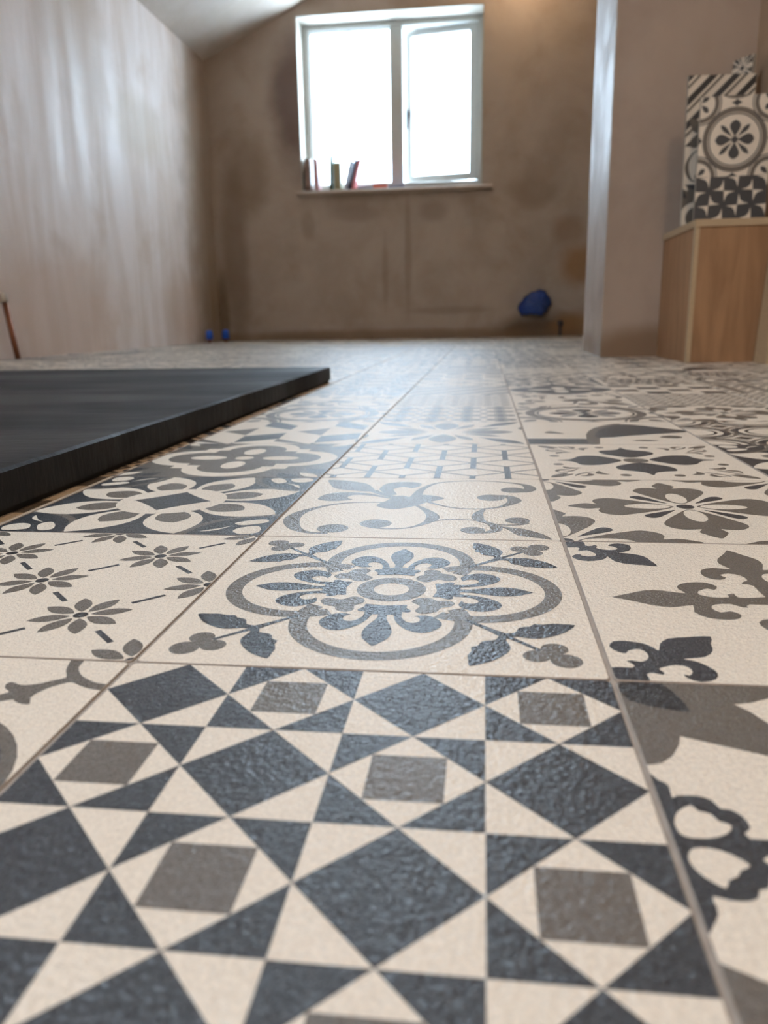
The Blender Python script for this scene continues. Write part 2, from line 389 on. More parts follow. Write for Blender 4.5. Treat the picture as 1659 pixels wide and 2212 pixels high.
def P_hookring():
    p = Pat(0)
    p.poly(2, 1, [(.866,1.01),(.893,1.01),(.9,.967),(.919,.937),(.941,.917),(.974,.899),(1.01,.891),(1.01,.869),(.973,.873),(.944,.885),(.922,.897),(.904,.886),(.888,.868),(.878,.847),(.875,.826),(.888,.801),(.872,.8),(.853,.808),(.845,.816),(.829,.808),(.79,.79),(.795,.818),(.803,.831),(.818,.845),(.801,.858),(.791,.876),(.797,.887),(.817,.878),(.835,.876),(.859,.885),(.878,.9),(.899,.917),(.882,.946),(.871,.977)], 2)
    p.disc(2, 1, (.735, .5), .268, n=40); p.disc(1, 2, (.735, .5), .242, n=40); p.disc(0, 3, (.70, .5), .12, .07)
    p.rot4(); p.disc(2, 3, (.5, .5), .12); p.disc(0, 4, (.5, .5), .07)
    return p
def P_bloom():
    p = Pat(1); c = (.485, .5)
    for k in range(8):
        p.petal(0, 1, c, 22.5+45*k, .13, .53, .108, .52, 1.25)
        p.petal(2, 2, c, 22.5+45*k, .16, .375, .066, .58, 1.4)
    p.disc(0, 3, c, .222, n=40)
    for k in range(4):
        a = math.radians(90*k)
    ast = []
    for i in range(32):
        t = 2*math.pi*i/32; ast.append((c[0]+.165*abs(math.cos(t))**2.2*(1 if math.cos(t) > 0 else -1), c[1]+.165*abs(math.sin(t))**2.2*(1 if math.sin(t) > 0 else -1)))
    p.poly(1, 4, ast)
    st = len(p.t)
    for q in ([(.769,.045),(.823,.061),(.864,.13),(.83,.09)], [(.886,.052),(.928,.016),(.982,.045),(.96,.122),(.90,.10)], [(.90,.132),(.976,.177),(.961,.219),(.907,.202),(.86,.16)]):
        p.poly(0, 2, q, 3)
    p.ring(2, 1, (1, 0), .27, .30, 90, 180, 10)
    p.rot4(st)
    return p
def P_lobed():
    p = Pat(2); c = (.48, .51)
    for k in range(4):
        a = math.radians(90*k); d = (math.cos(a), math.sin(a)); e = (-d[1], d[0])
        p.disc(0, 1, (c[0]+d[0]*.27, c[1]+d[1]*.27), .235); p.disc(2, 2, (c[0]+d[0]*.25, c[1]+d[1]*.25), .165)
        p.idx += 1
        b = [(c[0]+d[0]*u+e[0]*v, c[1]+d[1]*u+e[1]*v) for u, v in ((.18, .20), (.30, .20), (.30, .30), (.18, .30))]; p.cvx(0, 1, b)
        b = [(c[0]+d[0]*u+e[0]*v, c[1]+d[1]*u+e[1]*v) for u, v in ((.0, .0), (.24, .0), (.24, .22), (.0, .22))]; p.idx += 1; p.cvx(2, 2, b)
        p.disc(0, 3, (c[0]+d[0]*.20, c[1]+d[1]*.20), .100, .058, a)
        p.petal(0, 2, c, 90*k+45, .56, .72, .03); p.petal(1, 1, c, 90*k+36, .5, .75, .05); p.petal(1, 1, c, 90*k+54, .5, .75, .05)
    p.disc(0, 3, c, .05)
    return p
def P_windmill():
    p = Pat(0)
    for ox in (-.5, 0, .5):
        for oy in (0, 1, -1):
            f = lambda L: [(x+ox, y+oy) for x, y in L]
            p.cvx(1, 1, f([(.731,.318),(.972,.458),(.983,.207),(.744,.044)])); p.cvx(1, 1, f([(.731,1.04),(.969,.804),(.962,.604),(.731,.782)]))
            p.cvx(2, 1, f([(.528,.519),(.722,.692),(.723,.357)])); p.cvx(2, 1, f([(.479,.202),(.576,.12),(.737,-.02),(.60,.03),(.48,.09)]))
    return p
def P_fleurcross():
    p = Pat(0)
    p.poly(2, 1, [(.07,.484),(.115,.513),(.161,.541),(.208,.543),(.263,.525),(.252,.557),(.258,.589),(.289,.613),(.335,.617),(.358,.586),(.343,.558),(.329,.568),(.3,.545),(.296,.519),(.325,.501),(.365,.504),(.367,.524),(.385,.531),(.388,.506),(.42,.504),(.52,.52),(.52,.46),(.40,.455),(.39,.43),(.371,.438),(.354,.455),(.316,.448),(.3,.423),(.314,.393),(.338,.404),(.357,.383),(.346,.356),(.315,.345),(.273,.355),(.251,.392),(.26,.439),(.211,.421),(.165,.429),(.121,.456),(.091,.473)], 2)
    p.poly(1, 1, [(.117,.152),(.127,.189),(.151,.22),(.196,.232),(.248,.24),(.237,.198),(.232,.162),(.206,.126),(.158,.112),(.179,.104),(.2,.08),(.21,.049),(.198,.019),(.167,.005),(.145,.02),(.141,.037),(.151,.032),(.162,.051),(.158,.073),(.136,.081),(.11,.069),(.097,.058),(.104,.043),(.099,.031),(.083,.038),(.067,.031),(.065,-.01),(-.01,-.01),(-.01,.056),(.045,.06),(.048,.079),(.038,.091),(.051,.096),(.069,.091),(.086,.109),(.089,.136),(.076,.156),(.052,.147),(.044,.132),(.028,.138),(.014,.165),(.028,.195),(.06,.198),(.093,.186),(.108,.166)], 2)
    p.rot4()
    return p
def P_cornerpetal():
    p = Pat(0)
    p.poly(2, 1, [(-.01,1.01),(.306,1.01),(.276,.952),(.237,.93),(.203,.921),(.225,.892),(.242,.851),(.262,.78),(.33,.67),(.22,.738),(.17,.758),(.124,.776),(.077,.795),(.068,.765),(.049,.729),(.027,.706),(-.01,.694)], 0)
    p.poly(3, 2, [(.0,.964),(.008,.99),(.04,1.0),(.088,.995),(.102,.966),(.114,.916),(.116,.884),(.085,.888),(.045,.9),(.014,.919)], 0)
    p.poly(1, 1, [(-.01,.660),(.012,.656),(.024,.642),(.022,.612),(.031,.618),(.059,.62),(.078,.612),(.086,.591),(.099,.59),(.112,.575),(.115,.549),(.107,.524),(.25,.525),(.25,.49),(.118,.49),(.116,.47),(.107,.449),(.098,.427),(.086,.423),(.08,.409),(.066,.401),(.044,.4),(.024,.405),(.024,.386),(.018,.366),(-.01,.358)], 2)
    p.poly(0, 2, [(.013,.557),(.022,.577),(.044,.595),(.052,.582),(.068,.576),(.075,.56),(.09,.551),(.078,.532),(.053,.52),(.028,.518),(.014,.525),(.011,.543)], 2)
    p.poly(0, 2, [(.014,.482),(.024,.496),(.048,.498),(.071,.488),(.089,.468),(.074,.457),(.066,.444),(.053,.437),(.045,.421),(.03,.432),(.018,.448),(.012,.466)], 2)
    p.rot4(); p.disc(1, 1, (.5, .5), .17); p.disc(0, 2, (.5, .5), .12); daisy(p, (.5, .5), .9)
    return p
def P_fourpetal():
    p = Pat(0)
    L = []
    for c in ((.5, .5), (0, 0), (1, 0), (0, 1), (1, 1)):
        for k in range(4):
            ca, sa = ((1, 0), (0, 1), (-1, 0), (0, -1))[k]
            f = lambda pts: [(c[0]+(x-.5)*ca-(y-.49)*sa, c[1]+(x-.5)*sa+(y-.49)*ca) for x, y in pts]
            p.poly(2, 1, f([(.062,.484),(.10,.515),(.135,.532),(.175,.515),(.165,.555),(.178,.60),(.23,.625),(.30,.60),(.38,.55),(.45,.50),(.45,.475),(.39,.425),(.31,.378),(.235,.345),(.183,.370),(.168,.41),(.178,.452),(.135,.44),(.09,.46)]), 3)
            p.disc(0, 2, f([(.36, .488)])[0], .085, .037, math.radians(90*k))
            p.poly(1, 2, f([(.325,.655),(.355,.668),(.385,.64),(.425,.575),(.445,.54),(.41,.562),(.35,.605),(.325,.63)]), 3)
        p.disc(1, 3, c, .033, n=18)
    return p
def P_dotted():
    p = Pat(0)
    p.poly(1, 1, [(.11,.49),(.17,.51),(.20,.55),(.231,.606),(.28,.628),(.328,.618),(.38,.57),(.43,.49),(.38,.42),(.325,.372),(.27,.355),(.218,.365),(.20,.42),(.17,.465)], 3)
    for q in ((.386, .108), (.624, .108)): p.disc(2, 1, q, .026, n=14)
    for s_ in (0, 1):
        f = (lambda a: a) if not s_ else (lambda a: [(y, x) for x, y in a])
        p.poly(2, 1, f([(.045,.045),(.08,.09),(.13,.125),(.155,.13),(.13,.09),(.09,.055)]), 2)
        p.poly(2, 1, f([(.175,.085),(.21,.10),(.225,.15),(.245,.12),(.24,.095),(.21,.075)]), 2)
        p.poly(2, 1, f([(.255,.15),(.28,.21),(.29,.16),(.32,.125),(.28,.125)]), 2)
        p.poly(2, 1, f([(.08,.16),(.13,.19),(.19,.26),(.16,.2),(.11,.16)]), 2)
    p.rot4(); p.ring(2, 1, (.5, .49), .0, .062, n=20)
    return p
def P_fan():
    p = Pat(0)
    p.cvx(1, 1, [(0, .01), (.345, .01), (.345, .22), (0, .22)])
    p.poly(2, 1, [(.34,.0),(.37,.40),(.46,.70),(.60,.88),(.66,.86),(.53,.68),(.45,.40),(.40,.02)], 2)
    p.poly(1, 2, [(.42,.25),(.45,.50),(.55,.75),(.68,.86),(.80,.78),(.95,.62),(1.0,.58),(1.0,.50),(.80,.42),(.62,.34)], 2)
    p.poly(2, 1, [(.12,.46),(.16,.54),(.21,.48),(.24,.42),(.19,.43)], 2); p.petal(2, 1, (.6, .15), 0, 0, .16, .03); p.poly(2, 1, [(.78,.28),(.86,.36),(.92,.30),(.88,.24)], 2)
    return p
def P_ribbons():
    p = Pat(0)
    for i in range(3):
        for j in range(3):
            c = (i*.5, j*.5)
            p.ring(1, 1, c, .20, .245, n=24); p.ring(2, 2, c, .26, .285, n=24); p.ring(3, 1, c, .145, .165, n=24)
    for c in ((.25, .25), (.75, .25), (.25, .75), (.75, .75)):
        p.cvx(3, 3, [(c[0]-.06, c[1]), (c[0], c[1]-.06), (c[0]+.06, c[1]), (c[0], c[1]+.06)])
    return p
def P_medallion():
    p = Pat(0); c = (.5, .5)
    p.ring(2, 1, c, .375, .445, n=44); p.ring(1, 1, c, .345, .362, n=44)
    for k in range(4):
        p.petal(1, 1, c, 90*k, .03, .27, .075, .66, 1.4); p.petal(1, 1, c, 90*k+45, .03, .285, .032, .68, 1.2)
    p.disc(1, 2, c, .045)
    for q in ((0, 0), (1, 0), (0, 1), (1, 1)):
        p.ring(2, 1, q, .20, .26, n=40); p.ring(1, 1, q, .275, .29, n=40)
        for k in range(4): p.petal(1, 1, q, 90*k+45, .02, .16, .035, .6, 1.2)
    for k in range(4): p.petal(1, 1, (.5+.5*math.cos(math.pi/2*k), .5+.5*math.sin(math.pi/2*k)), 90*k+180, -.08, .05, .05); p.petal(1, 1, (.5+.5*math.cos(math.pi/2*k), .5+.5*math.sin(math.pi/2*k)), 90*k+90, -.07, .07, .03)
    return p
def P_pinwheel():
    p = Pat(1); g = .2
    for i in range(6):
        for j in range(6):
            if (i+j) % 2: continue
            cx, cy, m = i*g, j*g, 1 if j % 2 else -1
            for sg in (1, -1):
                pts = [(0, 0), (.155, .012), (.075, .035), (.035, .075), (.012, .155)]
                p.poly(0, 1, [(cx+sg*m*x, cy+sg*y) for x, y in pts])
    return p
def P_stripes():
    p = Pat(0)
    for k in range(-4, 6):
        x = k*.34; p.cvx(1 if k % 2 else 3, 1, [(x, 0), (x+.12, 0), (x+1.12, 1), (x+1, 1)]); p.cvx(2, 1, [(x+.17, 0), (x+.22, 0), (x+1.22, 1), (x+1.17, 1)])
    return p
def P_dense():
    p = Pat(0)
    for i in range(7):
        for j in range(7):
            c = ((i+.5)/7, (j+.5)/7)
            p.cvx(2, 1, [(c[0]-.06, c[1]), (c[0], c[1]-.06), (c[0]+.06, c[1]), (c[0], c[1]+.06)]); p.disc(0, 2, c, .018, n=6)
            p.disc(1, 1, (i/7, j/7), .030, n=6)
    return p
def P_checks():
    p = Pat(0)
    for i in range(4):
        for j in range(4):
            if (i+j) % 2: p.cvx(1 if i % 2 else 2, 1, [(i/4+.02, j/4+.02), (i/4+.23, j/4+.02), (i/4+.23, j/4+.23), (i/4+.02, j/4+.23)])
    return p
PATS = {k[2:]: v() for k, v in list(globals().items()) if k.startswith('P_') and callable(v)}
DESC = dict(star='square tile printed with slate diamonds and small taupe squares', quatrefoil='square tile printed with a grey four-lobed ring and slate fleurs-de-lis',
    scroll='square tile printed with curling grey scrolls', lattice='square tile printed with a lattice of thin bars', burst='square tile printed with an eight-petalled burst',
    florets='square tile printed with a grid of small florets', daisies='square tile printed with small grey daisies joined by dashes', hookring='square tile printed with grey hooked corners and large slate discs',
    bloom='square tile printed with a cream eight-petalled bloom on slate', lobed='square tile printed with a cream four-lobed outline on grey', windmill='square tile printed with slanting windmill blades',
    fleurcross='square tile printed with a taupe cross of fleurs-de-lis and slate corners', cornerpetal='square tile printed with big taupe corner petals and dark rings', fourpetal='square tile printed with taupe four-petalled flowers',
    dotted='square tile printed with a dark four-petalled flower and dots', fan='square tile printed with a dark fan and bar', ribbons='square tile printed with interlaced dark rings',
    medallion='square tile printed with a ringed medallion', pinwheel='square tile printed dark with cream pinwheels', stripes='square tile printed with diagonal stripes', dense='square tile printed with a dense small grid', checks='square tile printed with small checks')
def rounded(r=.011, x0=0, y0=0, x1=1, y1=1):
    o = []
    for cx, cy, a in ((x1-r, y0+r, -90), (x1-r, y1-r, 0), (x0+r, y1-r, 90), (x0+r, y0+r, 180)):
        for k in range(4): t = math.radians(a+30*k); o.append((cx+r*math.cos(t), cy+r*math.sin(t)))
    return o
LZ = .00018      # print layer step (in tiles, 0.03 mm)
def tile_geo(pat, r=.011, thick=.02):
    """verts, faces, material ids of one tile in unit coordinates, centred"""
    out = rounded(r); e = .0022
    inn = [(.5+(x-.5)*(1-2*e), .5+(y-.5)*(1-2*e)) for x, y in out]; n = len(out)
    V = [(x-.5, y-.5, 0) for x, y in inn]+[(x-.5, y-.5, -.0022) for x, y in out]+[(x-.5, y-.5, -thick) for x, y in out]
    F = [tuple(range(n))]; Mi = [pat.base]
    for a in (0, n):
        for i in range(n): j = (i+1) % n; F.append((a+n+i, a+n+j, a+j, a+i)); Mi.append(4)
    for m, L, q, idx in pat.t:
        c = q if all(.012 < x < .988 and .012 < y < .988 for x, y in q) else cut(q, inn)
        if not c: continue
        k = len(V); V += [(x-.5, y-.5, L*LZ+(idx % 17)*1.1e-5) for x, y in c]; F.append(tuple(range(k, k+len(c)))); Mi.append(m)
    return V, F, Mi

# ---------------------------------------------------------------- the room shell
YB, XL, XR = 30.0, -9.9, 5.05; YF = -9.0
NX, NY0, NY1 = 2.84, 13.1, 15.8         # the wall nib on the right
XR2 = 7.0                                # right wall beyond the nib
ZL, SL = 10.35, .44                      # height of the left wall, pitch of the sloping ceiling
XT = 0.8; ZC = ZL + (XT-XL)*SL           # where the slope meets the flat ceiling
GZ = -.0045
b = MB(); b.box((XL-1, YF-1, -1), (XR2+1, YB+1, GZ)); floor = struct(b.build('floor', GROUT))
WX0, WX1, WZ0, WZ1 = -6.3, .62, 5.58, 11.65
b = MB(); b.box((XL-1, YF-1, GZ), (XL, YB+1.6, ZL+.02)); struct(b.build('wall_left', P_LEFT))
b = MB()
b.box((XL, YB, GZ), (XR2+1, YB+1.6, WZ0)); b.box((XL, YB, WZ0), (WX0, YB+1.6, WZ1)); b.box((WX1, YB, WZ0), (XR2+1, YB+1.6, WZ1)); b.box((XL, YB, WZ1), (XR2+1, YB+1.6, ZC+1))
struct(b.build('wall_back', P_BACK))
b = MB(); b.box((NX, NY0, GZ), (XR2+1, NY1, ZC+.5)); nib = struct(b.build('wall_nib', P_NIB))
b = MB(); b.box((XR, YF-1, GZ), (XR2+1, NY0, ZC+.5)); struct(b.build('wall_right', P_RIGHT))
b = MB(); b.box((XR2, NY1, GZ), (XR2+1, YB, ZC+.5)); struct(b.build('wall_alcove', P_RIGHT))
b = MB(); b.box((XL, YF-1, GZ), (XR, YF, ZC+.5)); struct(b.build('wall_front', P_RIGHT))
# sloping ceiling with an opening for the added rooflight, then the flat ceiling
def slope(x): return ZL+(x-XL)*SL
b = MB(); T = .5
RX0, RX1, RY0, RY1 = -6.4, -3.4, -2.0, 1.9
for x0, x1, y0, y1 in ((XL-.2, RX0, YF-1, YB+1), (RX1, XT, YF-1, YB+1), (RX0, RX1, YF-1, RY0), (RX0, RX1, RY1, YB+1)):
    vs = [(x, y, slope(x)+t) for t in (0, T) for x, y in ((x0, y0), (x1, y0), (x1, y1), (x0, y1))]
    b.add(vs, [(3,2,1,0),(4,5,6,7),(0,1,5,4),(1,2,6,5),(2,3,7,6),(3,0,4,7)])
struct(b.build('ceiling_slope', P_CEIL))
b = MB(); b.box((XT, YF-1, ZC), (XR2+1, YB+1, ZC+.5)); struct(b.build('ceiling', P_CEIL))
# frame of the added rooflight, out of view
b = MB()
for x0, x1, y0, y1 in ((RX0, RX0+.3, RY0, RY1), (RX1-.3, RX1, RY0, RY1), (RX0, RX1, RY0, RY0+.3), (RX0, RX1, RY1-.3, RY1)):
    vs = [(x, y, slope(x)+t) for t in (.15, .6) for x, y in ((x0, y0), (x1, y0), (x1, y1), (x0, y1))]
    b.add(vs, [(3,2,1,0),(4,5,6,7),(0,1,5,4),(1,2,6,5),(2,3,7,6),(3,0,4,7)])
struct(b.build('added_rooflight', WHITE))
# fine plaster angle bead lines at the corners
b = MB(); b.box((NX-.015, NY0-.015, 0), (NX+.06, NY0+.04, ZC)); o = b.build('trim_1', P_NIB); struct(o)

# ---------------------------------------------------------------- the window
win = struct(empty('window_1', ((WX0+WX1)/2, YB+1, WZ0)))
def W(mb, name, m, par=None):
    o = mb.build(name, m); o.parent = par or win; o.matrix_parent_inverse = win.matrix_world.inverted() if par is None else Matrix.Identity(4); return o
win_inv = Matrix.Translation(-win.location)
def W(mb, name, m):
    o = mb.build(name, m); o.parent = win; o.matrix_parent_inverse = win_inv; return o
FY0, FY1 = YB+.95, YB+1.45
b = MB(); r = .03
b.box((WX0, YB+.01, WZ0), (WX0+r, FY0, WZ1)); b.box((WX1-r, YB+.01, WZ0), (WX1, FY0, WZ1)); b.box((WX0, YB+.01, WZ1-r), (WX1, FY0, WZ1))
W(b, 'reveal_lining', REVEAL)
b = MB(); fx = [WX0+.03, -5.99, -2.90, -2.42]; z0, z1 = 5.62, 11.62; zi0, zi1 = 5.93, 11.42
b.box((WX0+.02, FY0, z0), (-6.03, FY1, z1), bev=.03); b.box((-2.88, FY0, zi0-.02), (-2.44, FY1, zi1+.02), bev=.03); b.box((.42, FY0, z0), (WX1-.02, FY1, z1), bev=.03)
b.box((-6.04, FY0, z0), (.43, FY1, zi0), bev=.03); b.box((-6.04, FY0, zi1), (.43, FY1, z1), bev=.03)
W(b, 'window_frame', WHITE)
b = MB()
for (x0, x1, a0, a1) in ((-6.035, -2.875, zi0, zi0+.06), (-6.035, -2.875, zi1-.06, zi1), (-6.035, -5.98, zi0, zi1), (-2.93, -2.875, zi0, zi1)): b.box((x0, FY0+.12, a0), (x1, FY0+.2, a1))
W(b, 'glazing_bead', WHITE)
b = MB(); b.box((-6.0, FY0+.24, zi0), (-2.9, FY0+.27, zi1)); W(b, 'pane', GLASS)
sash = MB(); A = math.radians(8.5); org = (.42, FY0+.25)
def sb(mb, a, c, bev=.03): mb.box(a, c, bev=bev, rz=-A, org=(*org, 0))
sx0, sx1, sz0, sz1 = -2.46, .42, 5.98, 11.46
for q in (((sx0, FY0+.15, sz0), (sx0+.30, FY0+.55, sz1)), ((sx1-.30, FY0+.15, sz0), (sx1, FY0+.55, sz1)), ((sx0+.29, FY0+.15, sz0), (sx1-.29, FY0+.55, sz0+.27)), ((sx0+.29, FY0+.15, sz1-.27), (sx1-.29, FY0+.55, sz1))): sb(sash, *q)
W(sash, 'sash', WHITE)
b = MB(); sb(b, (sx0+.28, FY0+.33, sz0+.25), (sx1-.28, FY0+.36, sz1-.25), 0); W(b, 'pane', GLASS)
b = MB(); sb(b, (sx0+.11, FY0+.05, 8.35), (sx0+.21, FY0+.15, 8.65), .02); sb(b, (sx0+.125, FY0-.02, 7.95), (sx0+.195, FY0+.06, 8.5), .02); W(b, 'window_handle', STEEL)
b = MB(); b.box((WX0-.18, YB-.28, WZ0-.17), (WX1+.40, FY0+.02, WZ0), bev=.05)
o = b.build('window_board', P_BACK); o.parent = win; o.matrix_parent_inverse = win_inv; o['label'] = 'plastered window board with a rounded nosing'

# ---------------------------------------------------------------- the tiled floor
near = {(0,-1): ('star', 0), (0,0): ('quatrefoil', 0), (0,1): ('scroll', 0), (0,2): ('lattice', 0), (0,3): ('burst', 0), (0,4): ('florets', 0), (0,5): ('dense', 0), (0,6): ('stripes', 0), (0,7): ('daisies', 0),
        (-1,-1): ('hookring', 0), (-1,0): ('daisies', 0), (-1,1): ('bloom', 0), (-1,2): ('lobed', 0), (-1,3): ('windmill', 0), (-1,4): ('medallion', 0), (-1,5): ('scroll', 1), (-1,6): ('star', 0),
        (1,-1): ('cornerpetal', 0), (1,0): ('fleurcross', 0), (1,1): ('fourpetal', 0), (1,2): ('dotted', 0), (1,3): ('fan', 0), (1,4): ('medallion', 0), (1,5): ('scroll', 2), (1,6): ('hookring', 0), (1,7): ('bloom', 0),
        (2,2): ('bloom', 0), (2,3): ('ribbons', 0), (2,4): ('fourpetal', 0), (2,5): ('dense', 0), (2,1): ('lobed', 0), (2,6): ('checks', 0), (3,3): ('ribbons', 0), (3,4): ('star', 0), (3,5): ('dense', 0), (3,6): ('florets', 0)}
names = sorted(PATS)
TX1, TY0, TY1 = -1.06, -1.6, 7.72                      # shower tray edges
def pattern_for(i, j):
    if (i, j) in near: return near[(i, j)]
    return random.choice(names), random.randrange(4)
cells = []
for j in range(-9, 30):
    for i in range(-10, 7):
        if i >= 5 and j < 16: continue
        if i >= 3 and 14 <= j < 15: continue
        if i+1 <= TX1 and i >= XL-.2 and j >= TY0+.2 and j+1 <= TY1: continue   # under the tray
        nm, rot = pattern_for(i, j)
        P = Vector((i+.5, j+.5, 0)); d = P-CAM; f = d.dot(cf_)
        vis = f > .3 and abs(d.dot(cr_)/f) < .62 and abs(d.dot(cu_)/f) < .95
        vis = vis or (i, j) in near
        cells.append((0 if vis else 1, d.length, i, j, nm, rot))
cells.sort(key=lambda c: (c[0], c[1]))
GX, GY = .0085, .0045
meshes = {}
def place(i, j, rot):
    gx, gy = GX, (GY if j < 1 else .0022)
    ox = (random.random()-.5)*.0015
    sx, sy = 1-gx, 1-gy
    if rot % 2: sx, sy = sy, sx
    return (i+.5+ox, j+.5, 0), (sx, sy, 1), math.pi/2*rot
nb = 0; rest = MB()
for vis, dd, i, j, nm, rot in cells:
    if nm not in meshes:
        V, F, Mi = tile_geo(PATS[nm])
        me = bpy.data.meshes.new('tile_'+nm); me.from_pydata([tuple(Vector(v)*S) for v in V], [], F)
        for m in PM: me.materials.append(m)
        me.polygons.foreach_set('material_index', Mi); me.update(); meshes[nm] = (me, V, F, Mi)
    me, V, F, Mi = meshes[nm]; loc, sc, rz = place(i, j, rot)
    if vis == 0 and nb < 298:
        o = bpy.data.objects.new('tile', me); C.objects.link(o); o.parent = floor
        o.location = Vector(loc)*S; o.scale = sc; o.rotation_euler = (0, 0, rz); o['label'] = DESC[nm]; nb += 1
    else:
        Rm = Matrix.Translation(Vector(loc)) @ Matrix.Rotation(rz, 4, 'Z') @ Matrix.Diagonal((*sc, 1))
        k = len(rest.v); rest.v += [tuple(Rm @ Vector(v)) for v in V]; rest.f += [tuple(a+k for a in f) for f in F]; rest.m += Mi
o = rest.build('tile', PM, floor); o['kind'] = 'stuff'; o['label'] = 'farthest patterned floor tiles'

# ---------------------------------------------------------------- shower tray
tray = empty('shower_tray', (TX1-4.3, 3.0, 0)); tag(tray, 'low black slate-textured shower tray on the patterned floor', 'shower tray')
ti = Matrix.Translation(-tray.location)
def tr_part(mb, name, m):
    o = mb.build(name, m); o.parent = tray; o.matrix_parent_inverse = ti; return o
X0, X1, Y0, Y1 = XL+.02, TX1, TY0, TY1
b = MB()
lv = [(X0, X1, Y0, Y1, .028), (X0, X1, Y0, Y1, .168), (X0+.012, X1-.012, Y0+.012, Y1-.012, .18), (X0+.35, X1-.30, Y0+.30, Y1-.30, .172), (X0+4.2, X1-4.2, 2.8, 3.4, .150)]
vs = []; fs = [(3, 2, 1, 0)]
for a, c, d, e, z in lv: vs += [(a, d, z), (c, d, z), (c, e, z), (a, e, z)]
for r in range(len(lv)-1):
    for k in range(4): j = (k+1) % 4; fs.append((r*4+k, r*4+j, r*4+4+j, r*4+4+k))
fs.append(tuple(len(vs)-4+k for k in range(4))); b.add(vs, fs); tr_part(b, 'tray_slab', SLATE)
b = MB(); b.box((X0+.05, Y0+.05, .0008), (X1-.02, Y1-.02, .028)); tr_part(b, 'bedding', SHADOWGAP)  # inset bedding, coloured black as the shadow gap
b = MB(); b.tube([(-5.46, 3.1, .149), (-5.46, 3.1, .165)], .33, 24); tr_part(b, 'waste_cover', STEEL)

# ---------------------------------------------------------------- pipes, caps, blue bag
t = empty('copper_pipe', (-9.62, 15.15, 0)); tag(t, 'bare copper pipe tail standing up beside the left wall', 'pipe')
inv = Matrix.Translation(-t.location)
b = MB(); b.tube([(-9.64, 15.15, .002), (-9.70, 15.15, .45), (-9.79, 15.15, 1.28)], .06, 14); o = b.build('pipe', COPPER, smooth=True); o.parent = t; o.matrix_parent_inverse = inv
b = MB(); b.tube([(-9.797, 15.15, 1.24), (-9.815, 15.15, 1.42), (-9.82, 15.15, 1.46)], [.085, .085, .05], 14); o = b.build('end_cap', CAPGREY, smooth=True); o.parent = t; o.matrix_parent_inverse = inv
for x, y, lab in ((-9.45, 27.3, 'short pipe with a blue cap by the left wall, nearer one of the pair'), (-9.15, 28.3, 'short pipe with a blue cap near the far corner, farther one of the pair')):
    t = empty('capped_pipe', (x, y, 0)); tag(t, lab, 'pipe', 'blue capped pipe tails'); inv = Matrix.Translation(-t.location)
    b = MB(); b.tube([(x, y, .002), (x, y, .2)], .06, 12); o = b.build('pipe', COPPER, smooth=True); o.parent = t; o.matrix_parent_inverse = inv
    b = MB(); b.tube([(x, y, .12), (x, y, .13), (x, y, .42), (x, y, .47)], [.10, .14, .13, .07], 14); o = b.build('cap', BLUECAP, smooth=True); o.parent = t; o.matrix_parent_inverse = inv
# blue polythene wrapped over the waste outlet
rb = random.Random(3)
t = empty('covered_outlet', (2.8, YB, 0.75)); tag(t, 'blue polythene bag tied over the waste outlet low on the far wall', 'pipe cover'); inv = Matrix.Translation(-t.location)
b = MB(); cx, cz = 2.80, 1.26; vs = []; fs = []; NR, NA = 9, 30
ph = [rb.random()*6.28 for _ in range(8)]
for r in range(NR):
    for a in range(NA):
        th = 2*math.pi*a/NA; q = r/(NR-1)
        rad = .49*math.sin(math.pi*.5*min(1, q*1.05))*(1+.06*math.sin(5*th+ph[0])*q+.04*math.sin(11*th+ph[1])*q) + .001
        ext = .16*q*max(0, math.cos(th-math.radians(197)))**6*2.0
        y = YB-.02-.62*(math.cos(math.pi*.5*q)**.45)*(1+.05*math.sin(7*th+ph[2])) - .03*math.sin(9*th+q*6)*(1-q)
        vs.append((cx+(rad+ext)*math.cos(th), y, cz+(rad+ext)*math.sin(th)))
for r in range(NR-1):
    for a in range(NA): c = (a+1) % NA; fs.append((r*NA+a, r*NA+c, (r+1)*NA+c, (r+1)*NA+a))
fs.append(tuple(range(NA))[::-1]); b.add(vs, fs); o = b.build('bag', BLUE, smooth=True); o.parent = t; o.matrix_parent_inverse = inv
b = MB()   # gathered end of the bag, poking out to the left
for k in range(5):
    dz = (k-2)*.08; b.tube([(2.50, YB-.30, 1.16+dz*.6), (2.34, YB-.26, 1.10+dz*.5), (2.12+abs(k-2)*.03, YB-.22, 1.0+dz*1.3)], [.10, .055, .04], 8)
o = b.build('bag_tail', BLUE, smooth=True); o.parent = t; o.matrix_parent_inverse = inv
b = MB(); b.tube([(cx, YB+.05, cz), (cx, YB-.40, cz)], .32, 24); o = b.build('outlet_pipe', DKPLAS, smooth=True); o.parent = t; o.matrix_parent_inverse = inv
t = empty('stub_pipe', (3.68, YB-.12, 0)); tag(t, 'small dark pipe stub against the far wall beside the nib', 'pipe'); inv = Matrix.Translation(-t.location)
b = MB(); b.tube([(3.68, YB-.12, .002), (3.68, YB-.12, .42)], .05, 12); o = b.build('pipe', DKPLAS, smooth=True); o.parent = t; o.matrix_parent_inverse = inv
b = MB(); b.tube([(3.68, YB-.12, .40), (3.68, YB-.12, .58)], .10, 12); o = b.build('valve', DKPLAS, smooth=True); o.parent = t; o.matrix_parent_inverse = inv

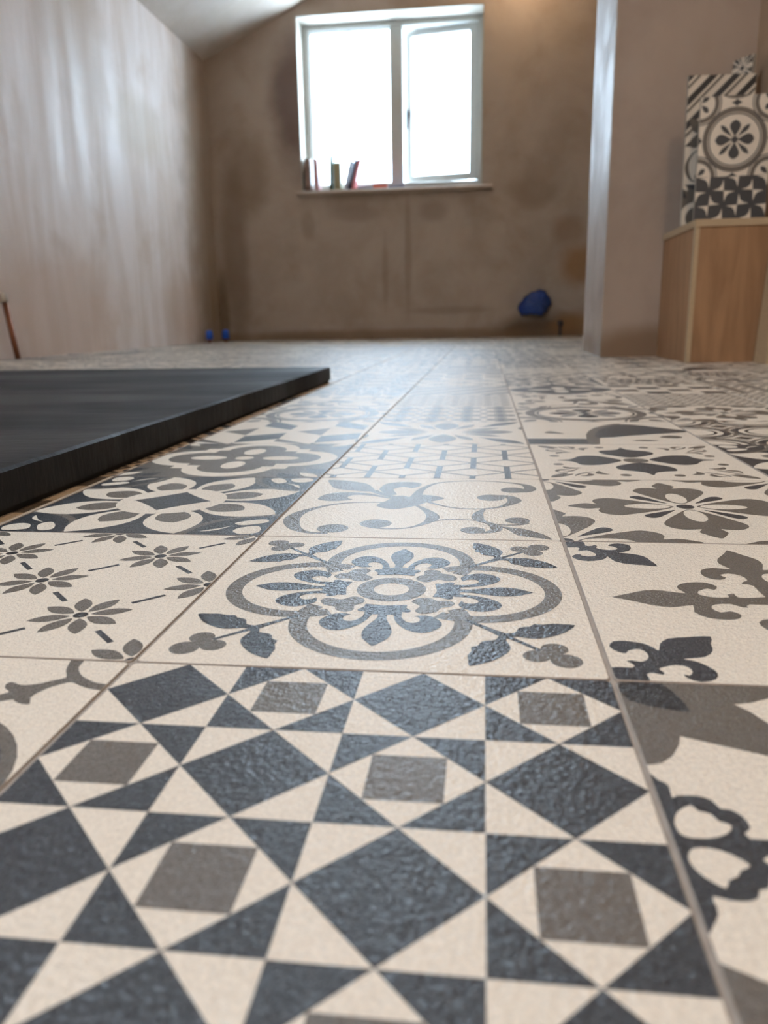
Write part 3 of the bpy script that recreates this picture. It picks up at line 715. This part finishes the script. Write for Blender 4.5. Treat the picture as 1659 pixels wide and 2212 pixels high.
# ---------------------------------------------------------------- boxing and the spare planks on it
BX0, BY0, BZ = 3.80, 11.0, 2.05
t = empty('pipe_boxing', (4.4, 12, 0)); tag(t, 'plywood boxing built out from the wall at the right', 'boxing'); inv = Matrix.Translation(-t.location)
def bp(mb, name, m, lab=None):
    o = mb.build(name, m); o.parent = t; o.matrix_parent_inverse = inv
    if lab: o['label'] = lab
b = MB(); b.box((BX0, BY0+.09, .001), (BX0+.09, NY0-.003, BZ-.1)); bp(b, 'side_panel', PLY)
b = MB(); b.box((BX0+.055, BY0, .001), (XR-.003, BY0+.09, BZ-.1)); bp(b, 'front_panel', PLY)
b = MB(); b.box((BX0-.01, BY0-.01, .001), (BX0+.055, BY0+.09, BZ-.1)); bp(b, 'corner_edge', PLYE, 'pale sawn edge of the plywood at the corner')
b = MB(); b.box((BX0-.02, BY0-.02, BZ-.1), (XR-.003, NY0-.003, BZ)); bp(b, 'top_panel', PLYE)
# timber offcut leaning at the far right
b = MB(); b.add([(4.74, 10.35, .001), (5.02, 10.35, .001), (5.02, 10.9, .001), (4.74, 10.9, .001), (4.86, 10.80, 2.0), (5.03, 10.80, 2.0), (5.03, 10.95, 2.0), (4.86, 10.95, 2.0)],
    [(3,2,1,0),(4,5,6,7),(0,1,5,4),(1,2,6,5),(2,3,7,6),(3,0,4,7)])
tag(b.build('timber_offcut', PLYE), 'pale timber offcut leaning against the plywood boxing at the right edge', 'timber')
def plank(name, w_, h_, parts, lab):
    """a floor plank standing on end: root at its bottom centre, face towards -Y; parts = [(pattern, z offset, x offset)]"""
    root = empty(name, (0, 0, 0)); tag(root, lab, 'floor plank', 'spare patterned planks on the boxing')
    b = MB(); b.box((-w_/2, 0, 0), (w_/2, .05, h_), bev=.006); b.build('core', REVEAL, root)
    V = [(-w_/2+.004, -.004, .004), (w_/2-.004, -.004, .004), (w_/2-.004, -.004, h_-.004), (-w_/2+.004, -.004, h_-.004)]; F = [(0, 1, 2, 3)]; Mi = [0]
    e = .004
    for nm, oz, ox in parts:
        q0 = max(e, oz); q1 = min(h_-e, oz+1); rect = [(-w_/2+e, q0), (w_/2-e, q0), (w_/2-e, q1), (-w_/2+e, q1)]
        if PATS[nm].base: k = len(V); V += [(x, -.005, z) for x, z in rect]; F.append((k, k+1, k+2, k+3)); Mi.append(PATS[nm].base)
        for m, L, q, idx in PATS[nm].t:
            c = cut([(x-.5+ox, y+oz) for x, y in cut(q, [(0, 0), (1, 0), (1, 1), (0, 1)])], rect)
            if c: k = len(V); V += [(x, -.006-L*.001-(idx % 17)*5e-5, z) for x, z in c]; F.append(tuple(range(k, k+len(c)))); Mi.append(m)
    link('printed_face', V, F, PM, Mi, root)
    return root
pa = plank('floor_plank', 1.0, 1.72, [('pinwheel', -.38, 0), ('medallion', .62, 0), ('medallion', 1.62, 0)], 'short spare plank in front, printed with a ringed medallion above pinwheels')
pa.location = Vector((4.33, 11.30, BZ+.004))*S; pa.rotation_euler = (-.05, 0, math.radians(-3))
pb = plank('floor_plank', 1.0, 2.15, [('lobed', -.4, 0), ('scroll', .6, 0), ('stripes', 1.15, 0)], 'taller spare plank behind the front one, printed with diagonal stripes at its top')
pb.location = Vector((4.26, 11.85, BZ+.004))*S; pb.rotation_euler = (-.05, 0, math.radians(4))
pc = plank('floor_plank', .42, 2.55, [('hookring', 0, 0), ('checks', 1, 0), ('fourpetal', 1.9, 0)], 'tallest spare plank standing at the back, turned towards the right wall')
pc.location = Vector((4.66, 12.6, BZ+.004))*S; pc.rotation_euler = (-.03, 0, math.radians(-62))

# ---------------------------------------------------------------- books on the window board
def book(x, y, w_, d_, h_, lean, colr, lab, flat=False):
    h_ *= 1.22 if not flat else 1
    root = empty('book', (x, y, WZ0+.004)); tag(root, lab, 'book', 'books on the window board')
    m = mat('book_cover', colr, .45); pg = mat('book_pages', (.55, .52, .45), .8)
    b = MB(); c = .018
    b.box((-w_/2, 0, 0), (-w_/2+c, d_, h_)); b.box((w_/2-c, 0, 0), (w_/2, d_, h_)); b.box((-w_/2+c, 0, 0), (w_/2-c, c, h_)); b.build('cover', m, root)
    b = MB(); b.box((-w_/2+c, c, .02), (w_/2-c, d_-.03, h_-.02)); b.build('pages', pg, root)
    root.rotation_euler = (0, lean, 0)
    if flat: root.rotation_euler = (0, math.pi/2, 0); root.location.z += w_/2*S
    return root
book(-6.08, YB+.18, .22, .55, 1.00, 0, (.20, .13, .10), 'brown book upright in the left corner of the window board')
book(-5.72, YB+.15, .16, .55, .98, -.04, (.42, .20, .20), 'faded red book standing second from the left reveal')
book(-5.18, YB+.18, .12, .60, 1.06, .03, (.10, .17, .12), 'thin dark green book standing in the middle of the sill books')
book(-4.93, YB+.22, .26, .58, .86, .0, (.30, .27, .16), 'olive book standing between the green and the tilted books')
book(-4.66, YB+.18, .09, .60, .93, .26, (.55, .55, .62), 'thin white book tilted to the right')
book(-4.50, YB+.18, .09, .60, .95, .27, (.05, .06, .10), 'thin navy book tilted beside the white one')
book(-4.36, YB+.18, .11, .60, .95, .27, (.48, .12, .12), 'red book tilted against the others at the right')
book(-4.15, YB+.30, .16, .45, .75, 0, (.20, .24, .32), 'blue book lying flat beside the tilted books', True)
book(-3.55, YB+.25, .22, .45, .55, 0, (.50, .12, .08), 'orange-red book lying flat in the middle of the sill', True)
book(-2.95, YB+.25, .14, .45, .60, 0, (.10, .12, .22), 'navy book lying flat below the window mullion', True)

# ---------------------------------------------------------------- unseen ceiling bulbs, guessed and added for their warm light
def added_lamp(x, y, z, e, lab, col=(1.0, .70, .42)):
    root = empty('added_ceiling_lamp', (x, y, z)); tag(root, lab, 'added_lamp')
    b = MB(); b.tube([(0, 0, 0), (0, 0, -.06)], [.35, .33], 20); b.build('rose', WHITE, root)
    b = MB(); b.tube([(0, 0, -.06), (0, 0, -1.2)], .03, 8); b.build('cord', WHITE, root)
    b = MB(); b.tube([(0, 0, -1.2), (0, 0, -1.45)], .12, 12); b.build('lamp_holder', WHITE, root)
    m = mat('bulb', (1, .9, .8), .3); bb = m.node_tree.nodes['Principled BSDF']; bb.inputs['Emission Color'].default_value = (*col, 1); bb.inputs['Emission Strength'].default_value = 6
    b = MB(); b.tube([(0, 0, -1.45), (0, 0, -1.6), (0, 0, -1.8), (0, 0, -1.95), (0, 0, -2.02)], [.09, .17, .20, .14, .03], 16); b.build('bulb', m, root, True)
    l = bpy.data.lights.new('added_bulb_light', 'POINT'); l.energy = e; l.color = col; l.shadow_soft_size = .035
    o = bpy.data.objects.new('added_bulb_light', l); C.objects.link(o); o.location = Vector((x, y, z-2.3))*S
added_lamp(3.4, -3.2, ZC, 26*LAMP_E, 'unseen bare bulb added to light the near floor')
added_lamp(2.0, 28.2, ZC, 5*LAMP_E, 'unseen bare bulb added for a warm glow on the far wall')
